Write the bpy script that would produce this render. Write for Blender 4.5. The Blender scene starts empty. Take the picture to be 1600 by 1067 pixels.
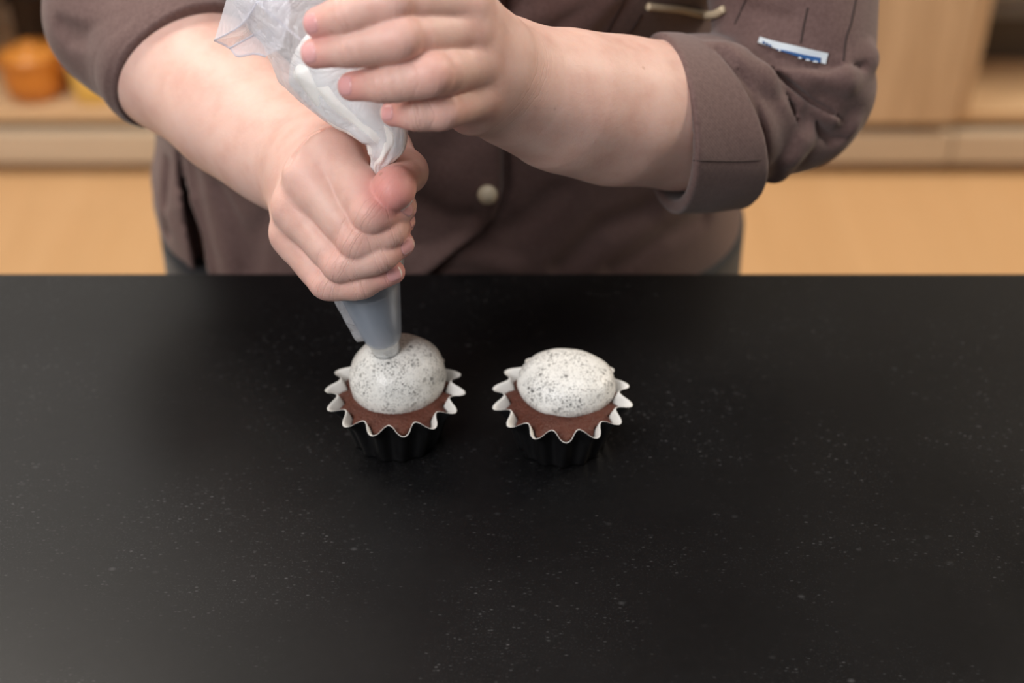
import bpy, bmesh, math, random, time
import numpy as np
from mathutils import Vector, Matrix
random.seed(7); np.random.seed(7)
T0 = time.time()
SC = bpy.context.scene
COL = SC.collection

# ------------------------------------------------------------------ camera, world, lights, exposure
CAM_H, PITCH, FPX = 1.48, math.radians(37.0), 2222.0
cd = bpy.data.cameras.new('camera'); cam = bpy.data.objects.new('camera', cd); COL.objects.link(cam)
cam.location = (0, 0, CAM_H); cam.rotation_euler = (math.pi/2 - PITCH, 0, 0)
cd.sensor_width = 36.0; cd.lens = 36.0*FPX/1600.0; cd.clip_start = 0.02; cd.clip_end = 60
cd.dof.use_dof = True; cd.dof.focus_distance = 0.785; cd.dof.aperture_fstop = 3.8; cd.dof.aperture_blades = 0
SC.camera = cam

W = bpy.data.worlds.new('world'); SC.world = W; W.use_nodes = True
bg = W.node_tree.nodes['Background']; bg.inputs[0].default_value = (0.92, 0.96, 1.0, 1); bg.inputs[1].default_value = 0.21

def area(name, loc, target, size, power, col=(1, 1, 1), size_y=None):
    l = bpy.data.lights.new(name, 'AREA'); l.energy = power; l.color = col
    l.shape = 'RECTANGLE'; l.size = size; l.size_y = size_y or size
    o = bpy.data.objects.new(name, l); COL.objects.link(o); o.location = loc
    o.rotation_euler = (Vector(target) - Vector(loc)).to_track_quat('-Z', 'Y').to_euler()
    return o
area('softbox_key', (-0.95, -0.50, 2.22), (-0.05, 0.74, 1.0), 0.9, 28.0, (1.0, 0.985, 0.985))
area('ceiling_lamp_panel', (0.25, 0.62, 2.62), (0.22, 0.66, 0.0), 0.9, 9.5, (1.0, 0.985, 0.98), 0.5)
area('rear_fill', (-1.25, 1.50, 2.62), (-1.2, 2.3, 0.0), 1.2, 42, (1.0, 0.92, 0.82), 0.5)  # added fill for the left floor and shelves, clear of the worktop reflection
area('sheen_light', (-1.35, 2.65, 2.62), (-1.3, 2.3, 0.0), 1.3, 6.5, (1.0, 0.97, 0.93), 0.5)  # added light, mirrored as a soft sheen on the worktop's left side
area('rear_fill', (2.5, 1.9, 2.62), (1.4, 2.3, 0.0), 0.9, 72, (1.0, 0.88, 0.72), 0.5)  # added warm fill brightening the floor on the right

SC.view_settings.view_transform = 'Standard'; SC.view_settings.look = 'None'
SC.view_settings.gamma = 1.0; SC.view_settings.use_curve_mapping = False
SC.view_settings.exposure = 0.0
SC.cycles.use_denoising = True
SC.cycles.max_bounces = 7; SC.cycles.transparent_max_bounces = 10

# ------------------------------------------------------------------ projection helpers (design aid: photo pixel + depth -> world point)
CAMV = np.array([0, 0, CAM_H])
def ray(u, v):
    c, s = math.cos(PITCH), math.sin(PITCH)
    a, b = (u - 800)/FPX, (v - 533.5)/FPX
    return np.array([a, c - s*b, -s - c*b])
def P(u, v, Y):
    d = ray(u, v); return CAMV + d*(Y/d[1])
def Pz(u, v, z):
    d = ray(u, v); return CAMV + d*((z - CAM_H)/d[2])
def nrm(a): a = np.asarray(a, float); return a/np.linalg.norm(a)

# ------------------------------------------------------------------ mesh / object helpers
def setp(o, label=None, cat=None, group=None, kind=None):
    if label: o['label'] = label
    if cat: o['category'] = cat
    if group: o['group'] = group
    if kind: o['kind'] = kind
    return o
def mesh_obj(name, verts, faces, mats, parent=None, smooth=True, fm=None):
    me = bpy.data.meshes.new(name)
    verts = np.asarray(verts, dtype=float)
    me.from_pydata(verts.tolist(), [], [list(map(int, f)) for f in faces])
    if not isinstance(mats, (list, tuple)): mats = [mats]
    for m in mats: me.materials.append(m)
    if fm is not None: me.polygons.foreach_set('material_index', np.asarray(fm, dtype=np.int32))
    if smooth: me.polygons.foreach_set('use_smooth', np.ones(len(me.polygons), dtype=bool))
    me.update()
    o = bpy.data.objects.new(name, me); COL.objects.link(o)
    if parent: o.parent = parent
    return o
def big_mesh(name, V, Q, mat, parent=None):
    me = bpy.data.meshes.new(name)
    n, m = len(V), len(Q)
    me.vertices.add(n); me.vertices.foreach_set('co', V.astype(np.float32).ravel())
    me.loops.add(m*4); me.loops.foreach_set('vertex_index', Q.astype(np.int32).ravel())
    me.polygons.add(m); me.polygons.foreach_set('loop_start', np.arange(0, m*4, 4, dtype=np.int32))
    me.polygons.foreach_set('use_smooth', np.ones(m, dtype=bool))
    me.update(calc_edges=True); me.validate()
    me.materials.append(mat)
    o = bpy.data.objects.new(name, me); COL.objects.link(o)
    if parent: o.parent = parent
    return o
def empty(name, loc=(0, 0, 0)):
    o = bpy.data.objects.new(name, None); o.empty_display_size = 0.05; o.location = loc; COL.objects.link(o); return o
def adopt(o, par):
    o.parent = par; o.matrix_parent_inverse = Matrix.Translation(par.location).inverted()
    return o
def box(name, x0, x1, y0, y1, z0, z1, mat, parent=None, bev=0.0, seg=2):
    bm = bmesh.new(); bmesh.ops.create_cube(bm, size=1)
    for v in bm.verts:
        v.co = Vector(((x0+x1)/2 + v.co.x*(x1-x0), (y0+y1)/2 + v.co.y*(y1-y0), (z0+z1)/2 + v.co.z*(z1-z0)))
    if bev: bmesh.ops.bevel(bm, geom=bm.edges[:], offset=bev, segments=seg, affect='EDGES', profile=0.5)
    me = bpy.data.meshes.new(name); bm.to_mesh(me); bm.free(); me.materials.append(mat)
    o = bpy.data.objects.new(name, me); COL.objects.link(o)
    if parent: adopt(o, parent)
    return o
def lathe_mesh(prof, n=48):
    V, Fc = [], []
    for r, z in prof:
        for i in range(n):
            a = 2*math.pi*i/n; V.append((r*math.cos(a), r*math.sin(a), z))
    for j in range(len(prof)-1):
        for i in range(n):
            k = (i+1) % n
            Fc.append((j*n+i, j*n+k, (j+1)*n+k, (j+1)*n+i))
    return V, Fc
def tube(name, pts, r, mat, parent=None, n=8, flat=1.0, nor=None):
    pts = [np.asarray(p, float) for p in pts]; V, Fc = [], []
    m = len(pts)
    rr = r if isinstance(r, (list, tuple, np.ndarray)) else [r]*m
    for i, p in enumerate(pts):
        t = nrm(pts[min(i+1, m-1)] - pts[max(i-1, 0)])
        u = nrm(np.cross(t, nor if nor is not None else ((0, 0, 1) if abs(t[2]) < .9 else (1, 0, 0)))); w = np.cross(u, t)
        for k in range(n):
            a = 2*math.pi*k/n; V.append(p + rr[i]*(u*math.cos(a) + w*math.sin(a)*flat))
    for i in range(m-1):
        for k in range(n):
            l = (k+1) % n; Fc.append((i*n+k, i*n+l, (i+1)*n+l, (i+1)*n+k))
    Fc.append(tuple(range(n))[::-1]); Fc.append(tuple((m-1)*n+k for k in range(n)))
    return mesh_obj(name, V, Fc, mat, parent)
def resample(pts, n):
    """Catmull-Rom through rows of control values."""
    pts = np.asarray(pts, float); m = len(pts); out = []
    for s in np.linspace(0, m-1, n):
        i = min(int(s), m-2); t = s - i
        p0, p1, p2, p3 = pts[max(i-1, 0)], pts[i], pts[i+1], pts[min(i+2, m-1)]
        out.append(0.5*((2*p1) + (-p0+p2)*t + (2*p0-5*p1+4*p2-p3)*t*t + (-p0+3*p1-3*p2+p3)*t**3))
    return np.array(out)

# ------------------------------------------------------------------ material helpers
class NT:
    def __init__(s, name):
        s.m = bpy.data.materials.new(name); s.m.use_nodes = True; s.t = s.m.node_tree
        s.b = s.t.nodes['Principled BSDF']; s.out = s.t.nodes['Material Output']; s._co = None
    def n(s, typ, **kw):
        nd = s.t.nodes.new(typ)
        for k, v in kw.items():
            if k in nd.inputs: nd.inputs[k].default_value = v
            else: setattr(nd, k, v)
        return nd
    def l(s, a, b): s.t.links.new(a, b)
    def co(s):
        if s._co is None: s._co = s.n('ShaderNodeTexCoord').outputs['Object']
        return s._co
    def mapped(s, scale=(1, 1, 1), rot=(0, 0, 0)):
        mp = s.n('ShaderNodeMapping'); mp.inputs['Scale'].default_value = scale; mp.inputs['Rotation'].default_value = rot
        s.l(s.co(), mp.inputs['Vector']); return mp.outputs[0]
    def noise(s, scale, detail=4, rough=.55, vec=None, dist=0):
        nd = s.n('ShaderNodeTexNoise'); nd.inputs['Scale'].default_value = scale; nd.inputs['Detail'].default_value = detail
        nd.inputs['Roughness'].default_value = rough; nd.inputs['Distortion'].default_value = dist
        s.l(vec or s.co(), nd.inputs['Vector']); return nd.outputs['Fac']
    def vor(s, scale, vec=None, feature='F1', rnd=1.0):
        nd = s.n('ShaderNodeTexVoronoi'); nd.feature = feature; nd.inputs['Scale'].default_value = scale
        nd.inputs['Randomness'].default_value = rnd; s.l(vec or s.co(), nd.inputs['Vector']); return nd
    def ramp(s, fac, stops):
        r = s.n('ShaderNodeValToRGB'); e = r.color_ramp.elements
        while len(e) < len(stops): e.new(0.5)
        for i, (p, c) in enumerate(stops):
            e[i].position = p; e[i].color = (*c, 1) if not isinstance(c, (int, float)) else (c, c, c, 1)
        s.l(fac, r.inputs[0]); return r.outputs[0]
    def mix(s, fac, a, b, mode='MIX'):
        m = s.n('ShaderNodeMix'); m.data_type = 'RGBA'; m.blend_type = mode
        for sock, v in ((m.inputs[0], fac), (m.inputs[6], a), (m.inputs[7], b)):
            if hasattr(v, 'is_output'): s.l(v, sock)
            elif isinstance(v, (int, float)): sock.default_value = v if sock == m.inputs[0] else (v, v, v, 1)
            else: sock.default_value = (*v, 1)
        return m.outputs[2]
    def math(s, op, a, b=0.0):
        m = s.n('ShaderNodeMath'); m.operation = op
        for sock, v in ((m.inputs[0], a), (m.inputs[1], b)):
            if hasattr(v, 'is_output'): s.l(v, sock)
            else: sock.default_value = v
        return m.outputs[0]
    def bump(s, h, strength=.2, dist=.001, prev=None):
        b = s.n('ShaderNodeBump'); b.inputs['Strength'].default_value = strength; b.inputs['Distance'].default_value = dist
        s.l(h, b.inputs['Height'])
        if prev: s.l(prev, b.inputs['Normal'])
        return b.outputs[0]
    def set(s, **kw):
        for k, v in kw.items():
            i = s.b.inputs[k.replace('_', ' ')]
            if hasattr(v, 'is_output'): s.l(v, i)
            elif isinstance(v, tuple) and len(v) == 3 and i.type == 'RGBA': i.default_value = (*v, 1)
            else: i.default_value = v
        return s

def wood(name, c1, c2, axis='z', rough=.45):
    t = NT(name); sc = {'z': (14, 14, 1.2), 'x': (1.2, 14, 14), 'y': (14, 1.2, 14)}[axis]
    g = t.noise(2.2, 6, .6, t.mapped(sc), 1.2)
    col = t.ramp(g, [(.3, c1), (.7, c2)])
    t.set(Base_Color=col, Roughness=rough, Normal=t.bump(g, .08, .002)); return t.m
def plain(name, c, rough=.5, metal=0.0, var=.08, nscale=30, bump=.05):
    t = NT(name); g = t.noise(nscale, 4)
    col = t.mix(g, tuple(x*(1-var) for x in c), tuple(min(1, x*(1+var)) for x in c))
    t.set(Base_Color=col, Roughness=rough, Metallic=metal, Normal=t.bump(g, bump, .001)); return t.m

# skin
t = NT('skin')
att = t.n('ShaderNodeAttribute'); att.attribute_name = 'red'
blot = t.noise(55, 4, .6); fine = t.noise(420, 3, .6)
base = t.ramp(blot, [(.30, (.68, .410, .340)), (.52, (.74, .480, .405)), (.72, (.76, .515, .440))])
base = t.mix(t.math('MULTIPLY', att.outputs['Fac'], 1.0), base, (.74, .275, .255))
mole = t.vor(38); mk = t.ramp(mole.outputs['Distance'], [(.035, 1.0), (.06, 0.0)])
base = t.mix(t.math('MULTIPLY', mk, .35), base, (.35, .16, .10))
pores = t.vor(900)
bn = t.bump(pores.outputs['Distance'], .10, .0004); bn = t.bump(fine, .16, .0006, bn)
a1 = t.n('ShaderNodeAttribute'); a1.attribute_name = 'crs'; a2 = t.n('ShaderNodeAttribute'); a2.attribute_name = 'crm'
wn = t.n('ShaderNodeTexNoise'); wn.noise_dimensions = '1D'; wn.inputs['Scale'].default_value = 1.0; wn.inputs['Detail'].default_value = 2.0
t.l(t.math('ADD', t.math('MULTIPLY', a1.outputs['Fac'], 750.0), t.math('MULTIPLY', t.noise(160, 2), 2.2)), wn.inputs['W'])
bn = t.bump(t.math('MULTIPLY', t.ramp(wn.outputs['Fac'], [(.30, 0.0), (.50, 1.0)]), a2.outputs['Fac']), .55, .0010, bn)
t.set(Base_Color=base, Roughness=t.ramp(blot, [(.3, .42), (.7, .52)]), Subsurface_Weight=.28,
      Subsurface_Radius=(.010, .0045, .0025), Subsurface_Scale=.45, Specular_IOR_Level=.34, Normal=bn)
SKIN = t.m
t = NT('nail'); g = t.noise(90, 2)
t.set(Base_Color=t.mix(g, (.70, .33, .33), (.78, .44, .43)), Roughness=.22, Subsurface_Weight=.2, Subsurface_Radius=(.006, .003, .002), Subsurface_Scale=.3)
NAIL = t.m
t = NT('nail_tip'); t.set(Base_Color=(.86, .72, .66), Roughness=.25); NAILTIP = t.m
def cloth(name, c1, c2, wscale=1400):
    t = NT(name)
    w1 = t.n('ShaderNodeTexWave'); w1.bands_direction = 'DIAGONAL'; w1.inputs['Scale'].default_value = wscale/6; w1.inputs['Distortion'].default_value = 1.5
    t.l(t.co(), w1.inputs['Vector'])
    g = t.noise(380, 3, .7); big = t.noise(9, 3)
    col = t.mix(t.ramp(g, [(.3, 0.0), (.7, 1.0)]), c1, c2)
    col = t.mix(t.math('MULTIPLY', big, .25), col, tuple(x*.7 for x in c1))
    bn = t.bump(w1.outputs['Fac'], .12, .0004); bn = t.bump(g, .25, .0005, bn)
    t.set(Base_Color=col, Roughness=.82, Sheen_Weight=.18, Sheen_Roughness=.5, Normal=bn); return t.m
JACKET = cloth('brown_twill', (.116, .063, .056), (.165, .098, .088))
TROUSER = cloth('black_cloth', (.012, .012, .014), (.02, .02, .023))
THREAD = plain('dark_thread', (.045, .027, .024), .8)
CREAMTRIM = plain('cream_piping', (.62, .50, .34), .6, bump=.3, nscale=600)
BUTTON = plain('ivory_button', (.60, .52, .38), .28)
LABELW = plain('label_white', (.68, .74, .78), .7); LABELB = plain('label_blue', (.02, .10, .30), .7)
HAIR = plain('brown_hair', (.05, .028, .016), .5, nscale=200, bump=.4)
SHOE = plain('black_shoe', (.02, .02, .02), .4)

# ------------------------------------------------------------------ signed distance modelling
f4 = np.float32
def smin(a, b, k):
    if k <= 0: return np.minimum(a, b)
    h = np.maximum(k - np.abs(a-b), 0)/k
    return np.minimum(a, b) - h*h*(k*.25)
def smax(a, b, k): return -smin(-a, -b, k)
def rc(p, a, b, ra, rb):
    a = np.asarray(a, f4); b = np.asarray(b, f4); ab = b-a; L = float(ab @ ab) + 1e-12
    q = p - a
    tt = np.clip((q @ ab)/L, 0, 1)
    d = q - tt[:, None]*ab
    return np.sqrt((d*d).sum(1)) - (ra + (rb-ra)*tt)
def ell(p, c, r, R=None):
    q = p - np.asarray(c, f4)
    if R is not None: q = q @ np.asarray(R, f4)
    r = np.asarray(r, f4)
    k0 = np.sqrt(((q/r)**2).sum(1)); k1 = np.sqrt(((q/(r*r))**2).sum(1)) + 1e-9
    return k0*(k0-1)/k1
def pline(p, pts):
    d = None
    for a, b in zip(pts, pts[1:]):
        e = rc(p, a, b, 0, 0); d = e if d is None else np.minimum(d, e)
    return d
def surface_nets(f, lo, hi, h, s=6, margin=1.35):
    lo = np.asarray(lo, float); n = np.ceil((np.asarray(hi)-lo)/h/s).astype(int)
    cx = [lo[i] + (np.arange(n[i])*s + (s-1)/2)*h for i in range(3)]
    G = np.stack(np.meshgrid(*cx, indexing='ij'), -1).reshape(-1, 3).astype(f4)
    dc = f(G)
    D = np.repeat(np.repeat(np.repeat(np.where(dc.reshape(n) > 0, f4(1), f4(-1)), s, 0), s, 1), s, 2)
    act = np.nonzero(np.abs(dc.reshape(n)) < margin*s*h)
    off = np.stack(np.meshgrid(*[np.arange(s)]*3, indexing='ij'), -1).reshape(-1, 3)
    A = np.stack(act, -1)*s
    CH = 2500
    for c in range(0, len(A), CH):
        idx = (A[c:c+CH, None, :] + off[None]).reshape(-1, 3)
        D[idx[:, 0], idx[:, 1], idx[:, 2]] = f((lo + idx*h).astype(f4))
    S = D < 0
    cnt = np.zeros(np.array(D.shape)-1, np.int8)
    for i in (0, 1):
        for j in (0, 1):
            for k in (0, 1):
                cnt += S[i:i+D.shape[0]-1, j:j+D.shape[1]-1, k:k+D.shape[2]-1]
    cell = np.stack(np.nonzero((cnt > 0) & (cnt < 8)), -1)
    cor = [(i, j, k) for i in (0, 1) for j in (0, 1) for k in (0, 1)]
    vals = {c: D[cell[:, 0]+c[0], cell[:, 1]+c[1], cell[:, 2]+c[2]] for c in cor}
    acc = np.zeros((len(cell), 3)); num = np.zeros(len(cell))
    for c in cor:
        for ax in range(3):
            if c[ax] == 0:
                e = list(c); e[ax] = 1; e = tuple(e)
                a, b = vals[c], vals[e]; m = (a < 0) != (b < 0)
                tt = np.where(m, a/np.where(m, a-b, 1), 0)
                q = np.array(c, float)[None].repeat(len(cell), 0); q[:, ax] += tt
                acc += q*m[:, None]; num += m
    V = lo + (cell + acc/num[:, None])*h
    ID = np.full(cnt.shape, -1, np.int32); ID[cell[:, 0], cell[:, 1], cell[:, 2]] = np.arange(len(cell))
    quads = []
    for ax in range(3):
        sl0 = [slice(None)]*3; sl1 = [slice(None)]*3
        sl0[ax] = slice(0, -1); sl1[ax] = slice(1, None)
        b, c = (ax+1) % 3, (ax+2) % 3
        for q in (b, c): sl0[q] = slice(1, -1); sl1[q] = slice(1, -1)
        s0, s1 = S[tuple(sl0)], S[tuple(sl1)]
        e = np.stack(np.nonzero(s0 != s1), -1)
        if not len(e): continue
        ins = s0[e[:, 0], e[:, 1], e[:, 2]]
        e = e.copy(); e[:, b] += 1; e[:, c] += 1
        def g(db, dc_):
            q = e.copy(); q[:, b] += db; q[:, c] += dc_; return ID[q[:, 0], q[:, 1], q[:, 2]]
        Q = np.stack([g(-1, -1), g(0, -1), g(0, 0), g(-1, 0)], -1)
        Q[~ins] = Q[~ins][:, ::-1]
        quads.append(Q)
    Q = np.concatenate(quads); Q = Q[(Q >= 0).all(1)]
    # one relaxed projection onto the surface keeps the mesh smooth
    Vf = V.astype(f4); d0 = f(Vf); ee = f4(h*.5)
    gr = np.stack([f(Vf + np.array(o, f4)*ee) - d0 for o in ((1, 0, 0), (0, 1, 0), (0, 0, 1))], -1)/ee
    gl = np.maximum(np.linalg.norm(gr, axis=1), .3)
    V = V - (gr/gl[:, None])*(np.clip(d0/gl, -h*.5, h*.5))[:, None]
    return V, Q
def hit(f, pix, start=.45, end=1.8):
    """sphere-trace the sight lines of photo pixels onto a surface; returns points (n,3)"""
    D = np.array([nrm(ray(u, v)) for u, v in pix]); tt = np.full(len(pix), start)
    for _ in range(100):
        d = f((CAMV + D*tt[:, None]).astype(f4)); tt = np.minimum(tt + np.clip(d, -.02, .03)*.6, end)
    return CAMV + D*tt[:, None]
def march(f, o, d, n=80):
    o = np.asarray(o, float); d = np.asarray(d, float); tt = np.zeros(len(o))
    for _ in range(n): tt += np.clip(f((o + d*tt[:, None]).astype(f4)), -.004, .004)*.7
    return o + d*tt[:, None]
def grad(f, p, e=.0008):
    p = np.asarray(p, f4); d0 = f(p)
    g = np.stack([f(p + np.array(o, f4)*f4(e)) - d0 for o in ((1, 0, 0), (0, 1, 0), (0, 0, 1))], -1)
    return g/np.linalg.norm(g, axis=1)[:, None]

# ------------------------------------------------------------------ the setting
t = NT('oak_floor')
mp = t.mapped((9, 1.0, 1)); g = t.noise(2.0, 6, .6, mp, 1.0); big = t.noise(2.3, 2)
br = t.n('ShaderNodeTexBrick'); br.inputs['Scale'].default_value = 1.0; br.inputs['Brick Width'].default_value = 1.6
br.inputs['Row Height'].default_value = .16; br.inputs['Mortar Size'].default_value = .003
t.l(t.mapped((1, 1, 1), (0, 0, math.pi/2)), br.inputs['Vector'])
br.inputs['Color1'].default_value = (.60, .365, .180, 1); br.inputs['Color2'].default_value = (.635, .39, .195, 1); br.inputs['Mortar'].default_value = (.58, .355, .175, 1)
col = t.mix(t.ramp(g, [(.3, 0.0), (.7, .45)]), br.outputs['Color'], (.70, .45, .24))
t.set(Base_Color=col, Roughness=.38, Normal=t.bump(g, .05, .002)); FLOORM = t.m
setp(box('floor', -3.2, 3.2, -2.0, 3.0, -.05, 0, FLOORM), kind='structure')
WALLM = plain('wall_paint', (.52, .51, .49), .8, nscale=60)
setp(box('wall_back', -3.2, 3.2, 2.98, 3.06, 0, 2.7, WALLM), kind='structure')
setp(box('wall_left', -3.28, -3.2, -2.0, 3.06, 0, 2.7, WALLM), kind='structure')
setp(box('wall_right', 3.2, 3.28, -2.0, 3.06, 0, 2.7, WALLM), kind='structure')
setp(box('ceiling', -3.28, 3.28, -2.0, 3.06, 2.7, 2.76, plain('ceiling_paint', (.22, .22, .225), .9)), kind='structure')

OAKV = wood('oak_upright', (.50, .345, .215), (.66, .48, .315), 'z'); OAKH = wood('oak_board', (.56, .37, .21), (.70, .49, .295), 'x')
OAKP = wood('oak_plinth', (.56, .45, .335), (.66, .54, .41), 'x')
YF, YB = 2.537, 2.95
XL0 = P(-130, 100, YF)[0]; XR0 = P(1514, 90, YF)[0]
def shelf_unit(x0, x1, label, doors):
    r = empty('shelf_unit', ((x0+x1)/2, (YF+YB)/2, 0))
    setp(r, label, 'shelf')
    box('toe_board', x0, x1, YF+.035, YF+.055, 0, .032, OAKP, r)
    box('plinth', x0, x1, YF-.012, YF+.03, .030, .098, OAKP, r, .002)
    box('bottom_board', x0, x1, YF+.002, YB, .116, .140, OAKH, r, .002)
    box('top_board', x0, x1, YF-.015, YB, .88, .915, OAKH, r, .002)
    box('shelf_board', x0+.02, x1-.02, YF+.02, YB, .50, .522, OAKH, r, .002)
    box('back_panel', x0, x1, YB, YB+.012, .03, .9, OAKV, r)
    box('side_panel', x0, x0+.022, YF+.002, YB, .141, .879, OAKV, r, .002)
    box('side_panel', x1-.022, x1, YF+.002, YB, .141, .879, OAKV, r, .002)
    for a, b in doors:
        d = box('door', a, b, YF-.018, YF, .122, .874, OAKV, r, .003)
        h = box('handle', b-.06, b-.045, YF-.042, YF-.018, .66, .82, plain('steel_handle', (.5, .5, .5), .3, 1.0), r, .003)
        h.parent = d; h.matrix_parent_inverse = Matrix.Translation(r.location).inverted()
    return r
shelf_unit(XL0, -.46, 'open oak shelf unit behind the left arm, holding orange and yellow kitchenware', [])
shelf_unit(XL0-1.1, XL0-.004, 'oak cupboard at the far left edge, next to the open shelf', [(XL0-.56, XL0-.008)])
shelf_unit(-.45, XR0-.002, 'oak cupboard with plain closed doors behind the brown-clad person', [(-.44, .20), (.21, XR0-.006)])
shelf_unit(XR0+.002, XR0+1.2, 'open oak shelf unit at the right edge with grey storage box', [])

def lathe_thing(name, loc, prof, mat, label, cat, n=40, extra=None):
    r = empty(name, loc); setp(r, label, cat)
    V, Fc = lathe_mesh(prof, n); o = mesh_obj('body', V, Fc, mat, r)
    return r
zb = .1405
def at_floor(u, v, z): q = Pz(u, v, z); return (q[0], q[1], z)
q = P(48, 120, 2.60)
r = lathe_thing('cooking_pot', (q[0], 2.62, zb), [(.0, .0), (.045, .0), (.058, .012), (.062, .05), (.060, .085), (.063, .088), (.058, .09), (.054, .085), (.055, .02), (.0, .014)],
                plain('orange_enamel', (.62, .22, .03), .3), 'round orange cooking pot on the open shelf at left', 'pot')
V, Fc = lathe_mesh([(.0, .100), (.01, .112), (.014, .108), (.012, .100), (.03, .099), (.058, .092), (.058, .089), (.0, .089)], 40)
mesh_obj('lid', V, Fc, plain('orange_lid', (.68, .27, .05), .3), r)
for s in (-1, 1):
    tube('handle', [(s*.058, -.02, .07), (s*.078, -.012, .072), (s*.078, .012, .072), (s*.058, .02, .07)], .005, r.children[0].data.materials[0], r)
q = P(128, 140, 2.60)
r = empty('storage_canister', (q[0]+.026, 2.61, zb)); setp(r, 'pale yellow storage canister beside the orange pot', 'canister')
V, Fc = lathe_mesh([(0, 0), (.043, 0), (.046, .004), (.046, .075), (.042, .08), (0, .08)], 40); mesh_obj('body', V, Fc, plain('yellow_tin', (.80, .52, .12), .4), r)
V, Fc = lathe_mesh([(.0, .080), (.047, .080), (.048, .083), (.048, .094), (.044, .098), (.012, .099), (.012, .112), (0, .114)], 40); mesh_obj('lid', V, Fc, plain('yellow_lid', (.86, .62, .22), .4), r)
q = P(48, 40, 2.80)
r = empty('stock_pot', (q[0]+.02, 2.80, zb)); setp(r, 'dark brown pot standing at the back of the left shelf', 'pot')
V, Fc = lathe_mesh([(0, 0), (.046, 0), (.054, .01), (.055, .15), (.058, .152), (.054, .155), (.050, .15), (.048, .02), (0, .015)], 40); mesh_obj('body', V, Fc, plain('dark_iron', (.05, .03, .02), .5), r)
for s in (-1, 1):
    tube('handle', [(s*.053, -.02, .12), (s*.07, -.012, .122), (s*.07, .012, .122), (s*.053, .02, .12)], .005, r.children[0].data.materials[0], r)
q = P(105, 70, 2.74)
r = empty('ceramic_jug', (q[0]+.06, 2.76, zb)); setp(r, 'cream ceramic jug behind the yellow canister', 'jug')
V, Fc = lathe_mesh([(0, 0), (.028, 0), (.036, .03), (.034, .07), (.024, .105), (.028, .125), (.025, .125), (.021, .105), (.03, .07), (.032, .03), (0, .008)], 40); mesh_obj('body', V, Fc, plain('cream_glaze', (.66, .52, .36), .3), r)
tube('handle', [(.026, 0, .11), (.05, 0, .105), (.056, 0, .07), (.045, 0, .04), (.034, 0, .035)], .005, r.children[0].data.materials[0], r)
r = empty('storage_box', (XR0+.19, 2.85, zb)); setp(r, 'dark grey storage box with paler lid on the right open shelf', 'box')
box('body', XR0+.035, XR0+.40, 2.772, 2.93, zb, .235, plain('grey_brown_board', (.085, .068, .05), .7), r, .004)
box('lid', XR0+.03, XR0+.405, 2.766, 2.935, .236, .265, plain('grey_board', (.20, .20, .20), .7), r, .004)
r = empty('serving_tray', (XR0+.19, 2.86, .266)); setp(r, 'light grey tray lying on the dark storage box', 'tray')
box('base', XR0+.05, XR0+.38, 2.775, 2.93, .2655, .272, plain('grey_tray', (.36, .36, .36), .5), r, .002)
for y in (2.775, 2.922): box('rim', XR0+.05, XR0+.38, y, y+.008, .272, .295, bpy.data.materials['grey_tray'], r, .002)
for x in (XR0+.05, XR0+.372): box('rim', x, x+.008, 2.783, 2.922, .272, .295, bpy.data.materials['grey_tray'], r, .002)

# worktop
t = NT('black_stone')
g1 = t.noise(140, 5, .65); g2 = t.noise(6, 4, .6); 
vs = t.vor(330, t.mapped((.8, 1.5, 1), (0, 0, .3))); sp = t.math('MULTIPLY', t.ramp(vs.outputs['Distance'], [(.12, 1.0), (.34, 0.0)]), t.ramp(vs.outputs['Color'], [(.62, 0.0), (.88, 1.0)]))
vs2 = t.vor(95, t.mapped((1, 1.4, 1), (0, 0, .5))); sp2 = t.math('MULTIPLY', t.ramp(vs2.outputs['Distance'], [(.06, 1.0), (.24, 0.0)]), t.ramp(vs2.outputs['Color'], [(.76, 0.0), (.92, 1.0)]))
pf = t.ramp(t.noise(750, 3, .7), [(.56, 0.0), (.74, 1.0)])
msk = t.ramp(t.noise(11, 4, .6), [(.40, .05), (.66, 1.0)])
dust = t.math('MAXIMUM', t.math('MAXIMUM', sp, t.math('MULTIPLY', sp2, .8)), t.math('MULTIPLY', pf, .45))
dust = t.math('MULTIPLY', dust, msk)
col = t.mix(g1, (.0024, .0024, .0027), (.0070, .0068, .0074))
col = t.mix(dust, col, (.085, .085, .089))
t.set(Base_Color=col, Roughness=t.ramp(g2, [(.3, .30), (.7, .40)]), Specular_IOR_Level=.23, Normal=t.bump(g1, .05, .0006)); STONE = t.m
ZT = .90
YE = Pz(800, 427, ZT)[1]
r = empty('worktop', (0, .53, .86)); setp(r, 'black speckled stone worktop in the foreground carrying both cupcakes', 'worktop')
box('slab', -1.6, 1.6, .22, YE, ZT-.04, ZT, STONE, r, .0015, 2)
r = empty('island_cabinet', (0, .53, 0)); setp(r, 'black kitchen island base under the stone worktop', 'cabinet')
BL = plain('black_lacquer', (.01, .01, .011), .4)
box('carcass', -1.55, 1.55, .30, YE-.03, .08, ZT-.0402, BL, r, .002)
box('toe_kick', -1.5, 1.5, .36, YE-.08, 0, .08, BL, r)
for i in range(5): box('door', -1.548+i*.62, -1.548+i*.62+.612, .281, .2995, .09, ZT-.05, BL, r, .003)

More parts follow.
